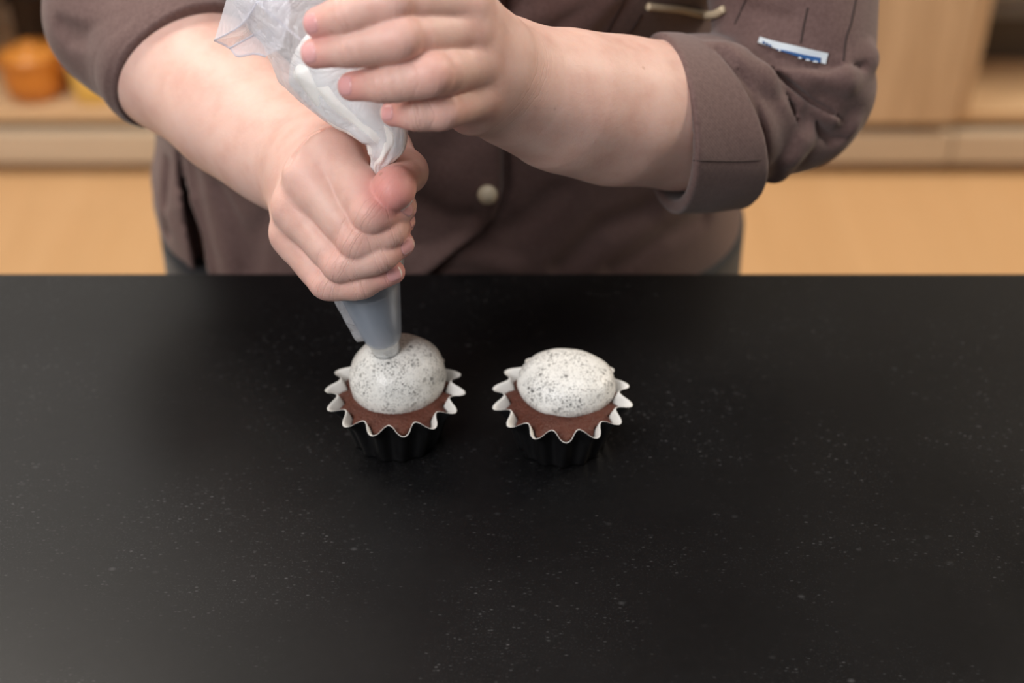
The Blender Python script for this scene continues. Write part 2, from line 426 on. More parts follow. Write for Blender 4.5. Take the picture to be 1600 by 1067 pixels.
# ------------------------------------------------------------------ cupcakes
def cup_mat():
    t = NT('black_paper'); g = t.noise(300, 3); t.set(Base_Color=t.mix(g, (.004, .004, .0045), (.008, .008, .009)), Roughness=.34, Normal=t.bump(g, .1, .0004)); return t.m
BLACKP = cup_mat(); WHITEP = plain('white_paper', (.70, .69, .66), .7, var=.04)
t = NT('chocolate_sponge'); g = t.noise(420, 5, .7); g2 = t.noise(90, 4)
vv = t.vor(520)
t.set(Base_Color=t.mix(g2, (.066, .0135, .006), (.118, .029, .013)), Roughness=t.ramp(g, [(.38, .16), (.6, .6)]), Normal=t.bump(vv.outputs['Distance'], .6, .0010, t.bump(g, .9, .0014)), Specular_IOR_Level=.45); SPONGE = t.m
t = NT('cookie_cream')
def specks(scale, lo, hi, pick):
    wv = t.n('ShaderNodeVectorMath'); wv.operation = 'ADD'
    nz = t.n('ShaderNodeTexNoise'); nz.inputs['Scale'].default_value = scale*1.6; t.l(t.co(), nz.inputs['Vector'])
    sc = t.n('ShaderNodeVectorMath'); sc.operation = 'SCALE'; sc.inputs['Scale'].default_value = .55/scale
    t.l(nz.outputs['Color'], sc.inputs[0]); t.l(t.co(), wv.inputs[0]); t.l(sc.outputs[0], wv.inputs[1])
    v = t.vor(scale, wv.outputs[0])
    return t.math('MULTIPLY', t.ramp(v.outputs['Distance'], [(lo, 1.0), (hi, 0.0)]), t.ramp(v.outputs['Color'], [(pick, 0.0), (pick+.06, 1.0)]))
s1 = specks(270, .20, .40, .52); s2 = specks(560, .24, .50, .42); s3 = specks(1050, .28, .55, .38)
clump = t.ramp(t.noise(85, 3), [(.36, .25), (.6, 1.0)])
sk = t.math('MAXIMUM', t.math('MULTIPLY', s1, .85), t.math('MAXIMUM', t.math('MULTIPLY', s2, .75), t.math('MULTIPLY', s3, .55)))
sk = t.math('MULTIPLY', sk, clump)
gg = t.noise(60, 3)
col = t.mix(sk, t.mix(gg, (.75, .745, .71), (.80, .795, .77)), (.035, .033, .032))
t.set(Base_Color=col, Roughness=.36, Subsurface_Weight=.15, Subsurface_Radius=(.004, .0035, .003), Subsurface_Scale=.5,
      Normal=t.bump(sk, .12, .0005, t.bump(t.noise(110, 4, .6), .45, .0022))); CREAM2 = t.m
NP = 14
def cupcake(cx, cy, phase, dome, label, seed):
    rs = np.random.RandomState(seed)
    r = empty('cupcake', (cx, cy, ZT)); setp(r, label, 'cupcake', 'frosted chocolate cupcakes')
    n, m = NP*16, 22
    th = np.linspace(0, 2*math.pi, n, endpoint=False)
    pa = rs.uniform(-.10, .10, NP); ph = rs.uniform(-.06, .06, NP)
    idx = np.floor(((th+phase)*NP/(2*math.pi)) + .5).astype(int) % NP
    wv = np.cos(NP*(th+phase) + ph[idx]*0)
    w = np.sign(wv)*np.abs(wv)**.88
    am = 1 + pa[idx]*(wv > 0)
    rows, zs = [], []
    H = .0335
    for j in range(m):
        s = j/(m-1)
        base = .0265 + .0085*s**1.1 + .0033*max(0, (s-.65)/.35)**2
        A = .0010 + .0015*s + .0015*max(0, (s-.55)/.45)**1.6
        rows.append(base + .0008*s + A*w*am); zs.append(H*s + (-.0013*w*am*max(0, (s-.5)/.5)**2) + .0015*s)
    V, Fc, fm = [], [], []
    for j in range(m):
        for i in range(n): V.append((rows[j][i]*math.cos(th[i]), rows[j][i]*math.sin(th[i]), zs[j][i] + .0004))
    o2 = len(V)
    for j in range(m):
        for i in range(n): V.append(((rows[j][i]-.0007)*math.cos(th[i]), (rows[j][i]-.0007)*math.sin(th[i]), zs[j][i] + (.0009 if j == 0 else .0004)))
    for j in range(m-1):
        for i in range(n):
            k = (i+1) % n
            Fc.append((j*n+i, j*n+k, (j+1)*n+k, (j+1)*n+i)); fm.append(0)
            Fc.append((o2+j*n+i, o2+(j+1)*n+i, o2+(j+1)*n+k, o2+j*n+k)); fm.append(1)
    for i in range(n):
        k = (i+1) % n; a = (m-1)*n
        Fc.append((a+i, a+k, o2+a+k, o2+a+i)); fm.append(1)
    Fc.append(tuple(range(n))[::-1]); fm.append(0)
    mesh_obj('paper_cup', V, Fc, [BLACKP, WHITEP], r, True, fm)
    # sponge
    ns = NP*10; th2 = np.linspace(0, 2*math.pi, ns, endpoint=False)
    w2 = np.cos(NP*(th2+phase)); w2 = np.sign(w2)*np.abs(w2)**.88
    V, Fc = [], []
    prof = [(.96, .74, -.001), (1.0, .86, 0), (.985, .89, 0), (.95, .915, 0), (.88, .94, 0), (.75, .965, 0), (.55, .98, 0), (.3, .99, 0)]
    for f_, zf, _ in prof:
        for i in range(ns):
            ss = min(zf*.95, .88); rim = .0265 + .0085*ss**1.1 + .0033*max(0, (ss-.65)/.35)**2 + (.0010 + .0015*ss + .0015*max(0, (ss-.55)/.45)**1.6)*w2[i]*min(1, f_**6) - .0012
            rr = rim*f_; V.append((rr*math.cos(th2[i]), rr*math.sin(th2[i]), H*zf + .0004*math.sin(5*th2[i]+seed)+.0003*rs.uniform(-1, 1)))
    V.append((0, 0, H*.96)); c = len(V)-1
    for j in range(len(prof)-1):
        for i in range(ns):
            k = (i+1) % ns; Fc.append((j*ns+i, j*ns+k, (j+1)*ns+k, (j+1)*ns+i))
    for i in range(ns): Fc.append(((len(prof)-1)*ns+i, (len(prof)-1)*ns+(i+1) % ns, c))
    mesh_obj('sponge', V, Fc, SPONGE, r)
    # frosting dome
    R, Hd, ox, oy, lean, pw = dome
    na, nb = 96, 44; V, Fc = [], []
    k1, k2 = rs.uniform(0, 6, 2)
    z0 = H*.88
    for j in range(nb):
        b = j/(nb-1)
        # profile from under-edge (slightly tucked) over the belly to the top
        ang = -.42 + (math.pi/2 + .42)*b
        pr = math.cos(ang); pz = math.sin(ang)
        pr = abs(pr)**pw
        for i in range(na):
            a = 2*math.pi*i/na
            wob = 1 + .018*math.sin(2*a+k1) + .012*math.sin(3*a+k2) + .006*math.sin(7*a+k1+6*b) + .004*math.sin(11*a-9*b)
            swirl = 1 + .010*math.sin(a*1.0 + 14*b + k2)*math.sin(math.pi*b)
            rr = R*pr*wob*swirl
            z = z0 + (.28 + pz*.72 if pz < 0 else .28 + .72*pz)*Hd*(1 + .02*math.sin(a+k1)*pr)
            V.append((ox + rr*math.cos(a) + lean[0]*b*b, oy + .95*rr*math.sin(a) + lean[1]*b*b, z))
    for j in range(nb-1):
        for i in range(na):
            k = (i+1) % na; Fc.append((j*na+i, j*na+k, (j+1)*na+k, (j+1)*na+i))
    Fc.append(tuple((nb-1)*na+i for i in range(na))); Fc.append(tuple(range(na))[::-1])
    mesh_obj('frosting', V, Fc, CREAM2, r)
    return r
ZR = ZT + .0335
C1 = Pz(617, 613, ZR); C2 = Pz(877.5, 621, ZR)
cupcake(C1[0], C1[1], math.radians(79), (.0298, .0325, .001, .0085, (.002, .0), .70), 'left cupcake in a black cup, metal nozzle touching its cream', 3)
cupcake(C2[0], C2[1], math.radians(88), (.0298, .0225, .003, .0105, (0, 0), .80), 'right cupcake in a black cup, finished with a smooth cream dome', 5)

# ------------------------------------------------------------------ the person: skin
def J(lst): return [(P(u, v, Y), r) for u, v, Y, r in lst]
def chain_sd(p, js, k=.004):
    d = None
    for (a, ra), (b, rb) in zip(js, js[1:]):
        e = rc(p, a, b, ra, rb); d = e if d is None else smin(d, e, k)
    if len(js) == 4 and js[0][1] < .013:
        for i, f in ((0, 1.06), (1, 1.05)):
            (a, ra), (b, rb) = js[i], js[i+1]
            d = smin(d, rc(p, a*.7+b*.3, a*.3+b*.7, (ra*.7+rb*.3)*f, (ra*.3+rb*.7)*f), k)
    return d
def creases(p, d, js, deps=((1, .0009), (2, .0008))):
    for i, dep in deps:
        if i >= len(js)-1: continue
        a, r = js[i]; ax = nrm(js[i+1][0] - js[i-1][0]).astype(f4)
        q = p - a.astype(f4); q2 = (q*q).sum(1); ii = np.nonzero(q2 < (3*r)**2)[0]
        if not len(ii): continue
        s = q[ii] @ ax; near = np.exp(-q2[ii]/(1.5*r)**2); d = d.copy()
        d[ii] += dep*near*(np.exp(-(s/.0010)**2) + .7*np.exp(-((s-.0028)/.0009)**2) + .7*np.exp(-((s+.0028)/.0009)**2))
    return d
# --- right hand (image left): a fist round the bag neck
RW = P(482, 246, .742)
R_f = {
 'index':  J([(522, 246, .686, .0128), (582, 332, .651, .0112), (622, 322, .662, .0092), (622, 305, .686, .0080)]),
 'middle': J([(486, 278, .676, .0128), (560, 374, .650, .0110), (607, 361, .652, .0094), (627, 346, .664, .0076)]),
 'ring':   J([(464, 322, .676, .0122), (534, 411, .650, .0104), (594, 398, .647, .0090), (627, 381, .655, .0073)]),
 'little': J([(458, 366, .679, .0114), (512, 440, .655, .0096), (564, 442, .648, .0085), (614, 425, .652, .0068)]),
}
R_thumb = J([(528, 222, .742, .0170), (597, 233, .716, .0140), (634, 268, .689, .0116), (616, 292, .657, .0106)])
R_el = P(205, 24, .912); RS = np.array([-.232, 1.015, 1.275])
R_fore = [(R_el, .043), (P(282, 90, .862), .0430), (P(372, 170, .806), .0360), (P(440, 226, .766), .0290), (RW, .0265)]
def interp_mid(a, b, f): return a + (b-a)*f
wr_ul = P(462, 285, .745); wr_ra = P(505, 222, .742)
crease_pts = None
def right_hand(p):
    far = np.sqrt(((p - P(540, 320, .69).astype(f4))**2).sum(1)) - .095
    i = np.nonzero(far < .02)[0]; out = far + .02
    if len(i): out[i] = right_hand_(p[i])
    return out
def right_hand_(p):
    palm = None
    for k, base in (('index', wr_ra), ('middle', interp_mid(wr_ra, wr_ul, .35)), ('ring', interp_mid(wr_ra, wr_ul, .7)), ('little', wr_ul)):
        e = rc(p, base, R_f[k][0][0] + np.array([0, .002, -.001]), .0160, R_f[k][0][1]*1.0)
        palm = e if palm is None else smin(palm, e, .014)
    palm = smin(palm, ell(p, P(520, 300, .705), (.022, .026, .030)), .012)
    palm = smin(palm, rc(p, R_thumb[0][0], R_thumb[1][0], .0165, .0150), .016)
    palm = smin(palm, rc(p, P(545, 238, .700), P(590, 246, .706), .010, .009), .014)    # web of thumb and index
    palm = smin(palm, rc(p, RW, interp_mid(RW, R_f['middle'][0][0], .3), .0255, .022), .016)
    out = palm
    for k, js in R_f.items():
        fd = creases(p, chain_sd(p, js), js)
        # knuckle pad on the back of the middle joint
        fd = smin(fd, ell(p, js[1][0] + np.array([-.001, -.002, .001]), (js[1][1]*.90,)*3), .003)
        out = smin(out, smin(palm, fd, .010), .0012)
    td = chain_sd(p, R_thumb[1:], .005)
    tp = R_thumb[3][0]
    td = smin(td, ell(p, tp + np.array([.0, -.002, .0]), (.0112, .0125, .0112)), .004)
    out = smin(out, smin(palm, td, .010), .0012)
    return out
def right_fore(p):
    fa = chain_sd(p, R_fore, .03)
    fa = smin(fa, rc(p, interp_mid(R_el, RW, .25) + np.array([0, -.004, -.010]), P(448, 258, .757), .034, .0235), .02)
    return smin(fa, rc(p, R_el, RS, .041, .054), .02)
def right_arm(p):
    d = smin(right_fore(p), right_hand(p), .012)
    if crease_pts is not None and True:
        dd = pline(p, crease_pts); d = d + .0022*np.exp(-(dd/.0016)**2) - .0010*np.exp(-((dd-.005)/.004)**2)
    return d
crease_pts = hit(right_arm, [(452, 256), (458, 246), (470, 232), (485, 216), (502, 206), (522, 198)])
# --- left hand (image right): steadies the bag from the front
LW = P(812, 133, .722)
L_f = {
 'index':  J([(722, 2, .676, .0122), (612, 1, .645, .0108), (538, 24, .640, .0093), (499, 36, .645, .0079)]),
 'middle': J([(722, 48, .672, .0125), (625, 58, .638, .0109), (550, 73, .637, .0095), (494, 83, .643, .0077)]),
 'ring':   J([(735, 100, .672, .0120), (674, 115, .637, .0106), (600, 130, .636, .0091), (550, 135, .642, .0073)]),
 'little': J([(742, 150, .675, .0112), (692, 170, .647, .0098), (648, 175, .644, .0086), (615, 177, .648, .0068)]),
}
L_thumb = J([(778, 72, .735, .0150), (704, 30, .728, .0140), (640, 60, .735, .0115), (590, 90, .735, .0090)])
L_el = P(1240, 160, .852); LS = np.array([.165, 1.015, 1.275])
L_fore = [(L_el, .032), (P(1075, 178, .806), .0395), (P(960, 172, .768), .0375), (P(868, 152, .740), .0325), (LW, .0255)]
lw_ra = P(800, 108, .722); lw_ul = P(806, 160, .724)
def left_hand(p):
    far = np.sqrt(((p - P(700, 90, .69).astype(f4))**2).sum(1)) - .115
    i = np.nonzero(far < .02)[0]; out = far + .02
    if len(i): out[i] = left_hand_(p[i])
    return out
def left_hand_(p):
    palm = None
    for k, f in (('index', 0.), ('middle', .33), ('ring', .66), ('little', 1.)):
        e = rc(p, interp_mid(lw_ra, lw_ul, f), L_f[k][0][0] + np.array([0, .003, 0]), .0165, L_f[k][0][1]*1.0)
        palm = e if palm is None else smin(palm, e, .016)
    palm = smin(palm, rc(p, lw_ul + np.array([0, .008, -.004]), P(735, 172, .685), .018, .0125), .014)
    palm = smin(palm, rc(p, L_thumb[0][0], L_thumb[1][0], .017, .014), .016)
    palm = smin(palm, rc(p, LW, P(772, 100, .702), .0250, .019), .018)
    out = palm
    for k, js in L_f.items():
        fd = creases(p, chain_sd(p, js), js)
        fd = smin(fd, ell(p, js[1][0] + np.array([0, -.0025, .001]), (js[1][1]*.93,)*3), .003)
        out = smin(out, smin(palm, fd, .009), .0012)
    out = smin(out, smin(palm, chain_sd(p, L_thumb[1:], .005), .010), .0012)
    return out
def left_fore(p):
    fa = chain_sd(p, L_fore, .03)
    fa = smin(fa, rc(p, P(1040, 188, .800), P(880, 172, .748), .036, .028), .02)
    return smin(fa, rc(p, L_el, LS, .032, .050), .01)
def left_arm(p): return smin(left_fore(p), left_hand(p), .014)
# --- trunk, neck, head, legs (mostly under cloth or above the frame)
CX = -.05
TZ = np.array([.50, .60, .75, .85, .95, 1.05, 1.13, 1.20, 1.28, 1.33, 1.37, 1.42])
TA = np.array([.215, .228, .240, .238, .230, .218, .214, .205, .185, .150, .095, .072])
TB = np.array([.150, .158, .162, .160, .156, .155, .158, .145, .120, .098, .078, .070])
TC = np.array([1.035, 1.035, 1.037, 1.036, 1.034, 1.034, 1.034, 1.033, 1.035, 1.038, 1.038, 1.036])
def trunk(p, grow=0.0):
    z = p[:, 2]; a = np.interp(z, TZ, TA).astype(f4) + grow; b = np.interp(z, TZ, TB).astype(f4) + grow; c = np.interp(z, TZ, TC).astype(f4)
    x = np.abs(p[:, 0]-CX)/a; y = np.abs(p[:, 1]-c)/b
    nn = (x**2.3 + y**2.3)**(1/2.3)
    d = (nn-1)*np.minimum(a, b)
    return np.maximum(d, np.maximum(z - TZ[-1], TZ[0] - z))
HEAD = np.array([CX, .985, 1.545])
def headsd(p):
    d = ell(p, HEAD + np.array([0, .012, .03]), (.074, .092, .088))
    d = smin(d, ell(p, HEAD + np.array([0, -.022, -.045]), (.052, .062, .062)), .03)
    d = smin(d, rc(p, (CX, 1.035, 1.36), (CX, 1.005, 1.50), .058, .052), .02)
    d = smin(d, rc(p, HEAD + np.array([0, -.082, .012]), HEAD + np.array([0, -.100, -.018]), .007, .012), .008)
    for s in (-1, 1):
        d = smin(d, ell(p, HEAD + np.array([s*.074, .014, -.004]), (.009, .018, .030)), .006)
        d = smax(d, -ell(p, HEAD + np.array([s*.030, -.090, .010]), (.015, .012, .009)), .010)
        d = smin(d, ell(p, HEAD + np.array([s*.030, -.072, .009]), (.0125, .0125, .0125)), .002)
    d = smin(d, ell(p, HEAD + np.array([0, -.080, -.048]), (.022, .010, .005)), .004)
    d = smin(d, ell(p, HEAD + np.array([0, -.078, -.058]), (.019, .010, .006)), .003)
    return d
def legs(p, grow=0.0):
    d = None
    for s in (-1, 1):
        e = smin(rc(p, (CX+s*.105, 1.04, .62), (CX+s*.10, 1.03, .46), .108+grow, .072+grow), rc(p, (CX+s*.10, 1.03, .46), (CX+s*.10, 1.045, .09), .066+grow, .042+grow), .05)
        d = e if d is None else smin(d, e, .02)
    return d
def core(p):
    d = smin(smin(trunk(p, -.012), headsd(p), .03), legs(p), .05)
    d = smin(d, rc(p, RS + np.array([.03, 0, .01]), RS*.75 + R_el*.25, .058, .050), .04)
    return smin(d, rc(p, LS + np.array([-.03, 0, .01]), LS*.75 + L_el*.25, .058, .050), .04)

Vr, Qr = surface_nets(right_arm, (-.325, .625, .985), (-.030, 1.08, 1.345), .00115)
Vl, Ql = surface_nets(left_arm, (-.125, .615, .965), (.250, 1.08, 1.345), .00115)
Vc, Qc = surface_nets(core, (-.36, .84, .02), (.28, 1.24, 1.70), .008)
body = big_mesh('person', Vc, Qc, SKIN)
ra_o = big_mesh('arm_r', Vr, Qr, SKIN); la_o = big_mesh('arm_l', Vl, Ql, SKIN)
def union(a, b):
    m = a.modifiers.new('u', 'BOOLEAN'); m.operation = 'UNION'; m.object = b
    try: m.solver = 'MANIFOLD'
    except Exception: m.solver = 'EXACT'
    dg = bpy.context.evaluated_depsgraph_get(); me = bpy.data.meshes.new_from_object(a.evaluated_get(dg))
    ok = len(me.vertices) > .8*(len(a.data.vertices) + len(b.data.vertices))
    a.modifiers.clear()
    if not ok:
        bm = bmesh.new(); bm.from_mesh(a.data); bm.from_mesh(b.data); me = bpy.data.meshes.new('person'); bm.to_mesh(me); bm.free(); me.materials.append(SKIN)
    print('UNION', ok, len(me.vertices))
    a.data = me; bpy.data.objects.remove(b)
union(body, ra_o); union(body, la_o)
me = body.data; me.name = 'person'
me.polygons.foreach_set('use_smooth', np.ones(len(me.polygons), dtype=bool))
co = np.empty(len(me.vertices)*3, np.float32); me.vertices.foreach_get('co', co); co = co.reshape(-1, 3)
red = np.zeros(len(co), np.float32)
def blush(c, r, a):
    global red
    red = np.maximum(red, a*np.exp(-((co-np.asarray(c, f4))**2).sum(1)/r**2))
for hand in (R_f, L_f):
    for k, js in hand.items():
        blush(js[3][0], .013, .80); blush(js[2][0], .010, .35); blush(js[1][0], .012, .50); blush(js[0][0], .014, .28)
        blush((js[1][0]+js[0][0])/2 + np.array([0, 0, -.008]), .012, .25)
blush(R_thumb[3][0] + np.array([-.001, -.006, .0]), .0165, 1.0); blush(L_thumb[3][0], .015, .6)
blush(P(535, 235, .70), .020, .28); blush(P(462, 300, .70), .014, .35); blush(P(505, 200, .74), .018, .2)
at = me.attributes.new('red', 'FLOAT', 'POINT'); at.data.foreach_set('value', red)
crs = np.zeros(len(co), np.float32); crm = np.zeros(len(co), np.float32)
def wrinkles(a, ax, r, amt):
    q = co - np.asarray(a, f4); q2 = (q*q).sum(1); ii = np.nonzero(q2 < (3*r)**2)[0]
    sv = q[ii] @ nrm(ax).astype(f4); m = amt*np.exp(-(sv/(.42*r))**2 - np.maximum(q2[ii] - sv*sv, 0)/(2.2*r)**2)
    b = m > crm[ii]; crm[ii[b]] = m[b]; crs[ii[b]] = sv[b]
for hand in (R_f, L_f):
    for k, js in hand.items():
        for i in (1, 2): wrinkles(js[i][0], js[i+1][0]-js[i-1][0], js[i][1], 1.0 if i == 1 else .8)
wrinkles(R_thumb[2][0], R_thumb[3][0]-R_thumb[1][0], .0116, .8)
wrinkles(P(782, 115, .70), LW - L_f['middle'][0][0], .022, .35)
for nm, arr in (('crs', crs), ('crm', crm)):
    at = me.attributes.new(nm, 'FLOAT', 'POINT'); at.data.foreach_set('value', arr)
setp(body, 'person in a brown chef jacket squeezing a piping bag behind the worktop', 'person')
print('skin done', time.time()-T0)

def nail(armf, dip, tip, dorsal, w, L, back=.45):
    """curved plate lying on the fingertip"""
    tdir = nrm(tip-dip); n = np.asarray(dorsal, float); n = nrm(n - tdir*(n @ tdir)); s = np.cross(tdir, n)
    nu, nv = 13, 15; O = []
    for j in range(nv):
        v = -1 + 2*j/(nv-1)
        wv = (1 - max(0, abs(v)-.45)**2/.55**2*.55)
        for i in range(nu):
            u = -1 + 2*i/(nu-1)
            cv = v*(1 - .16*u*u*(1 if v > 0 else .8))
            O.append(tip + tdir*(L*.5*cv + L*back*.15) + s*(u*w*.5*wv) + n*.013)
    O = np.array(O); H_ = march(armf, O, np.repeat(-n[None], len(O), 0)); V = []
    for j in range(nv):
        for i in range(nu):
            e = i in (0, nu-1) or j in (0, nv-1)
            V.append(H_[j*nu+i] + n*(-.0006 if e else .00035))
    Fc, fm = [], []
    for j in range(nv-1):
        for i in range(nu-1):
            Fc.append((j*nu+i, j*nu+i+1, (j+1)*nu+i+1, (j+1)*nu+i)); fm.append(1 if j >= nv-3 else 0)
    return mesh_obj('fingernail', V, Fc, [NAIL, NAILTIP], body, True, fm)
camd = lambda q: nrm(CAMV - q)
for k, (dx, dy, dz), w, L in (('index', (0, 0, 0), .0108, .0115), ('middle', (0, 0, 0), .0112, .0118), ('ring', (.0, 0, .0), .0106, .0112), ('little', (0, 0, .0), .0088, .0094)):
    js = L_f[k]; nail(left_arm, js[2][0], js[3][0], camd(js[3][0]) + np.array([-.10, -.05, .12]), w, L)
for k, dv, w, L in (('middle', (.9, .1, .3), .0100, .0105), ('ring', (.75, -.35, .25), .0100, .0108), ('little', (.62, -.40, .35), .0086, .0094)):
    js = R_f[k]; nail(right_arm, js[2][0], js[3][0], np.array(dv), w, L)
js = R_thumb; nail(right_arm, js[2][0], js[3][0], np.array([.60, -.25, -.70]), .0112, .0112)

# ------------------------------------------------------------------ the person: clothing
def wrinkle(p, amp, s=1.0, seed=0.):
    x, y, z = p[:, 0]*s, p[:, 1]*s, p[:, 2]*s
    w1 = np.sin(23*x + 31*z + 3*np.sin(17*z + 9*x + seed) + seed)
    w2 = np.sin(41*x - 27*z + 2.2*np.sin(21*x + 13*y + seed*2) + 1.7)
    w3 = np.sin(63*z + 22*x + 2.5*np.sin(31*x + seed) + 25*y)
    return amp*(.55*w1*np.abs(w1) + .35*w2 + .2*w3)
def inbox(p, pts, m):
    pts = np.asarray(pts); lo = (pts.min(0)-m).astype(f4); hi = (pts.max(0)+m).astype(f4)
    return np.nonzero(((p > lo) & (p < hi)).all(1))[0]
def groove(p, d, pts, depth, width, sharp=False):
    i = inbox(p, pts, (5 if sharp else 3)*width)
    if len(i):
        d = d.copy(); q = pline(p[i], pts)/width
        d[i] = d[i] + depth*(np.exp(-q) if sharp else np.exp(-q*q))
    return d
def ridge(p, d_, pts, r, k=.006):
    i = inbox(p, pts, r + .02)
    if not len(i): return d_
    out = d_.copy(); d = d_[i]; p = p[i]; e = None
    for a, b in zip(pts, pts[1:]):
        q = rc(p, a, b, r, r); e = q if e is None else smin(e, q, .004)
    out[i] = smin(d, e, k); return out
def torso0(p):
    d = trunk(p, .004)
    for s in (-1, 1): d = smin(d, ell(p, (CX+s*.092, .925, 1.150), (.092, .072, .078)), .05)
    return d
def on(f, pix, push=0.0):
    h_ = hit(f, pix); return h_ - grad(f, h_)*push
FLAP_PIX = [(782, 20), (782, 100), (781, 170), (784, 240), (784, 300), (774, 333), (748, 360), (715, 380), (690, 400), (660, 425), (630, 450), (600, 480)]
flapW = hit(torso0, FLAP_PIX)
fx = flapW[:, 0]; fz = flapW[:, 2]
FOLDS = [([(300, 250), (318, 330), (345, 430)], .003, .010),
         ([(262, 255), (266, 300), (272, 360)], .004, .006),
         ([(430, 330), (400, 370), (395, 425)], .004, .010), ([(345, 290), (372, 345), (385, 420)], .003, .008),
         ([(690, 400), (720, 370), (752, 340)], .003, .010),
         ([(1010, 330), (940, 360), (880, 420)], .0045, .010), ([(1100, 340), (1040, 370), (960, 425)], .0035, .010),
         ([(870, 300), (830, 340), (790, 360)], .003, .010), ([(640, 300), (700, 335), (740, 330)], .0025, .009),
         ([(625, 385), (660, 380), (690, 392)], .004, .005), ([(700, 230), (745, 180)], .004, .014),
         ([(780, 20), (860, 30), (900, 5)], .005, .012), ([(760, 30), (800, 5)], .005, .010)]
FOLDW = [(hit(torso0, px), a, w) for px, a, w in FOLDS]
RIDGES = [([(760, 60), (850, 25), (920, -10)], .010), ([(820, 75), (905, 45), (950, 0)], .009), ([(650, 405), (720, 395), (800, 420)], .008)]
RIDGEW = [(on(torso0, px, r_*.75), r_) for px, r_ in RIDGES]
slit0 = hit(torso0, [(282, 238), (287, 285), (296, 325), (306, 360), (322, 435)]); slitD = slit0 - CAMV; slitD /= np.linalg.norm(slitD, axis=1)[:, None]
SLIT = [slit0 + slitD*o for o in (-.004, .004, .012, .020, .028)]; SR = (.0022, .0036, .0052, .0066, .0068)
def torso(p):
    d = torso0(p) + wrinkle(p, .0022, 1.0, .6)
    for pts, a, w in FOLDW: d = groove(p, d, pts, a, w)
    for pts, r_ in RIDGEW: d = ridge(p, d, pts, r_, .010)
    # overlapping front flap: cloth left of the edge line stands proud
    xe = np.interp(p[:, 2], fz[::-1], fx[::-1]).astype(f4)
    front = p[:, 1] < 1.0
    dx = p[:, 0] - xe
    lift = np.clip((-dx)/.0012 + .5, 0, 1)*np.where(p[:, 2] > fz[-1], 1, 0)
    sl = .0052 + .0040*np.exp(-((dx+.004)/.010)**2)
    gro = .0045*np.exp(-((dx-.0032)/.0026)**2)
    d = d - np.where(front, lift*sl*np.clip((dx+.26)/.05, 0, 1) - gro, 0)
    d = np.maximum(d, .70 - p[:, 2])
    i = inbox(p, np.concatenate(SLIT), .02)
    if len(i):
        e = None
        for k in range(4):
            for pts in SLIT:
                q = rc(p[i], pts[k], pts[k+1], SR[k], SR[k+1]); e = q if e is None else np.minimum(e, q)
        d = d.copy(); d[i] = smax(d[i], -e, .003)
    # collar opening
    return smax(d, -rc(p, (CX, 1.02, 1.38), (CX, 1.0, 1.6), .066, .075), .004)
Vt, Qt = surface_nets(torso, (-.33, .82, .69), (.235, 1.24, 1.43), .0026, margin=1.6)
jacket = big_mesh('chef_jacket', Vt, Qt, JACKET, body)
jacket['label'] = 'brown double-breasted chef jacket with rolled sleeves'

# sleeve on the image left
dirR = nrm(RW - R_el); cutR = P(276, 96, .866)
def sleeveR0(p):
    d = rc(p, RS, R_el + np.array([0, 0, 0]), .070, .0530)
    d = smin(d, rc(p, R_el, cutR + dirR*.10, .0530, .0520), .02)
    return d
FR = [([(95, 40), (130, 55), (160, 45), (200, 30)], .004, .006), ([(105, 60), (150, 62), (185, 38)], .0035, .006)]
FRW = [(hit(sleeveR0, px), a, w) for px, a, w in FR]
hR = hit(lambda p: np.minimum(rc(p, RS, R_el, .070, .0530), rc(p, R_el, cutR + dirR*.12, .0530, .0520)), [(182, 108)])[0]
nR = nrm(dirR + .50*np.array([0, -.6, -.8]))
def sleeveR(p):
    d = sleeveR0(p) + wrinkle(p, .0014, 1.2, 2.)
    for pts, a, w in FRW: d = groove(p, d, pts, a, w)
    s = (p - hR.astype(f4)) @ nR.astype(f4)
    d = d - .0012*np.exp(-((s+.012)/.007)**2) + .001*np.exp(-((s+.022)/.002)**2)
    d = smax(d, s, .002)
    d = smax(d, -smax(rc(p, cutR - dirR*.06, cutR + dirR*.12, .0480, .0485), -(s + .016), .002), .002)
    return smin(d, smax(right_fore(p) - .004, s + .006, .003), .004)
Vs, Qs = surface_nets(sleeveR, (-.36, .74, .985), (-.10, 1.11, 1.365), .0021, margin=1.6)
big_mesh('sleeve', Vs, Qs, JACKET, jacket)

# sleeve on the image right, rolled into a wide cuff
dirL = nrm(P(960, 174, .768) - L_el); cutL = P(1078, 190, .808)
def sleeveL0(p):
    d = rc(p, LS, L_el + np.array([.003, 0, .012]), .076, .0490)
    d = smin(d, rc(p, L_el + np.array([-.006, 0, .003]), cutL + dirL*.03, .0480, .0535), .015)
    return d
cuffA, cuffB = cutL, cutL - dirL*.052 + np.array([.004, 0, -.002])
RL = [([(1150, 92), (1200, 112), (1260, 128), (1320, 118), (1358, 92)], .016), ([(1120, 78), (1165, 80), (1215, 108)], .012),
      ([(1210, 128), (1262, 160), (1310, 192), (1335, 200)], .013), ([(1235, 160), (1252, 190), (1256, 215)], .010),
      ([(1275, 210), (1240, 245), (1215, 275)], .012)]
RLW = [(on(sleeveL0, px, r_*.62), r_) for px, r_ in RL]
FL = [([(1170, 66), (1230, 92), (1290, 104), (1345, 104), (1376, 88)], .007, .0045), ([(1192, 84), (1222, 112), (1262, 142), (1298, 160), (1330, 184)], .014, .0050),
      ([(1276, 172), (1286, 198), (1308, 214), (1328, 200)], .016, .0065), ([(1232, 140), (1250, 170), (1256, 196)], .011, .0050),
      ([(1165, 12), (1200, 22), (1228, 28)], .005, .006), ([(1140, 45), (1170, 70), (1210, 80)], .008, .006), ([(1118, 84), (1146, 115), (1168, 160), (1182, 205), (1187, 248)], .010, .0040),
      ([(1200, 150), (1225, 195), (1232, 240)], .004, .008)]
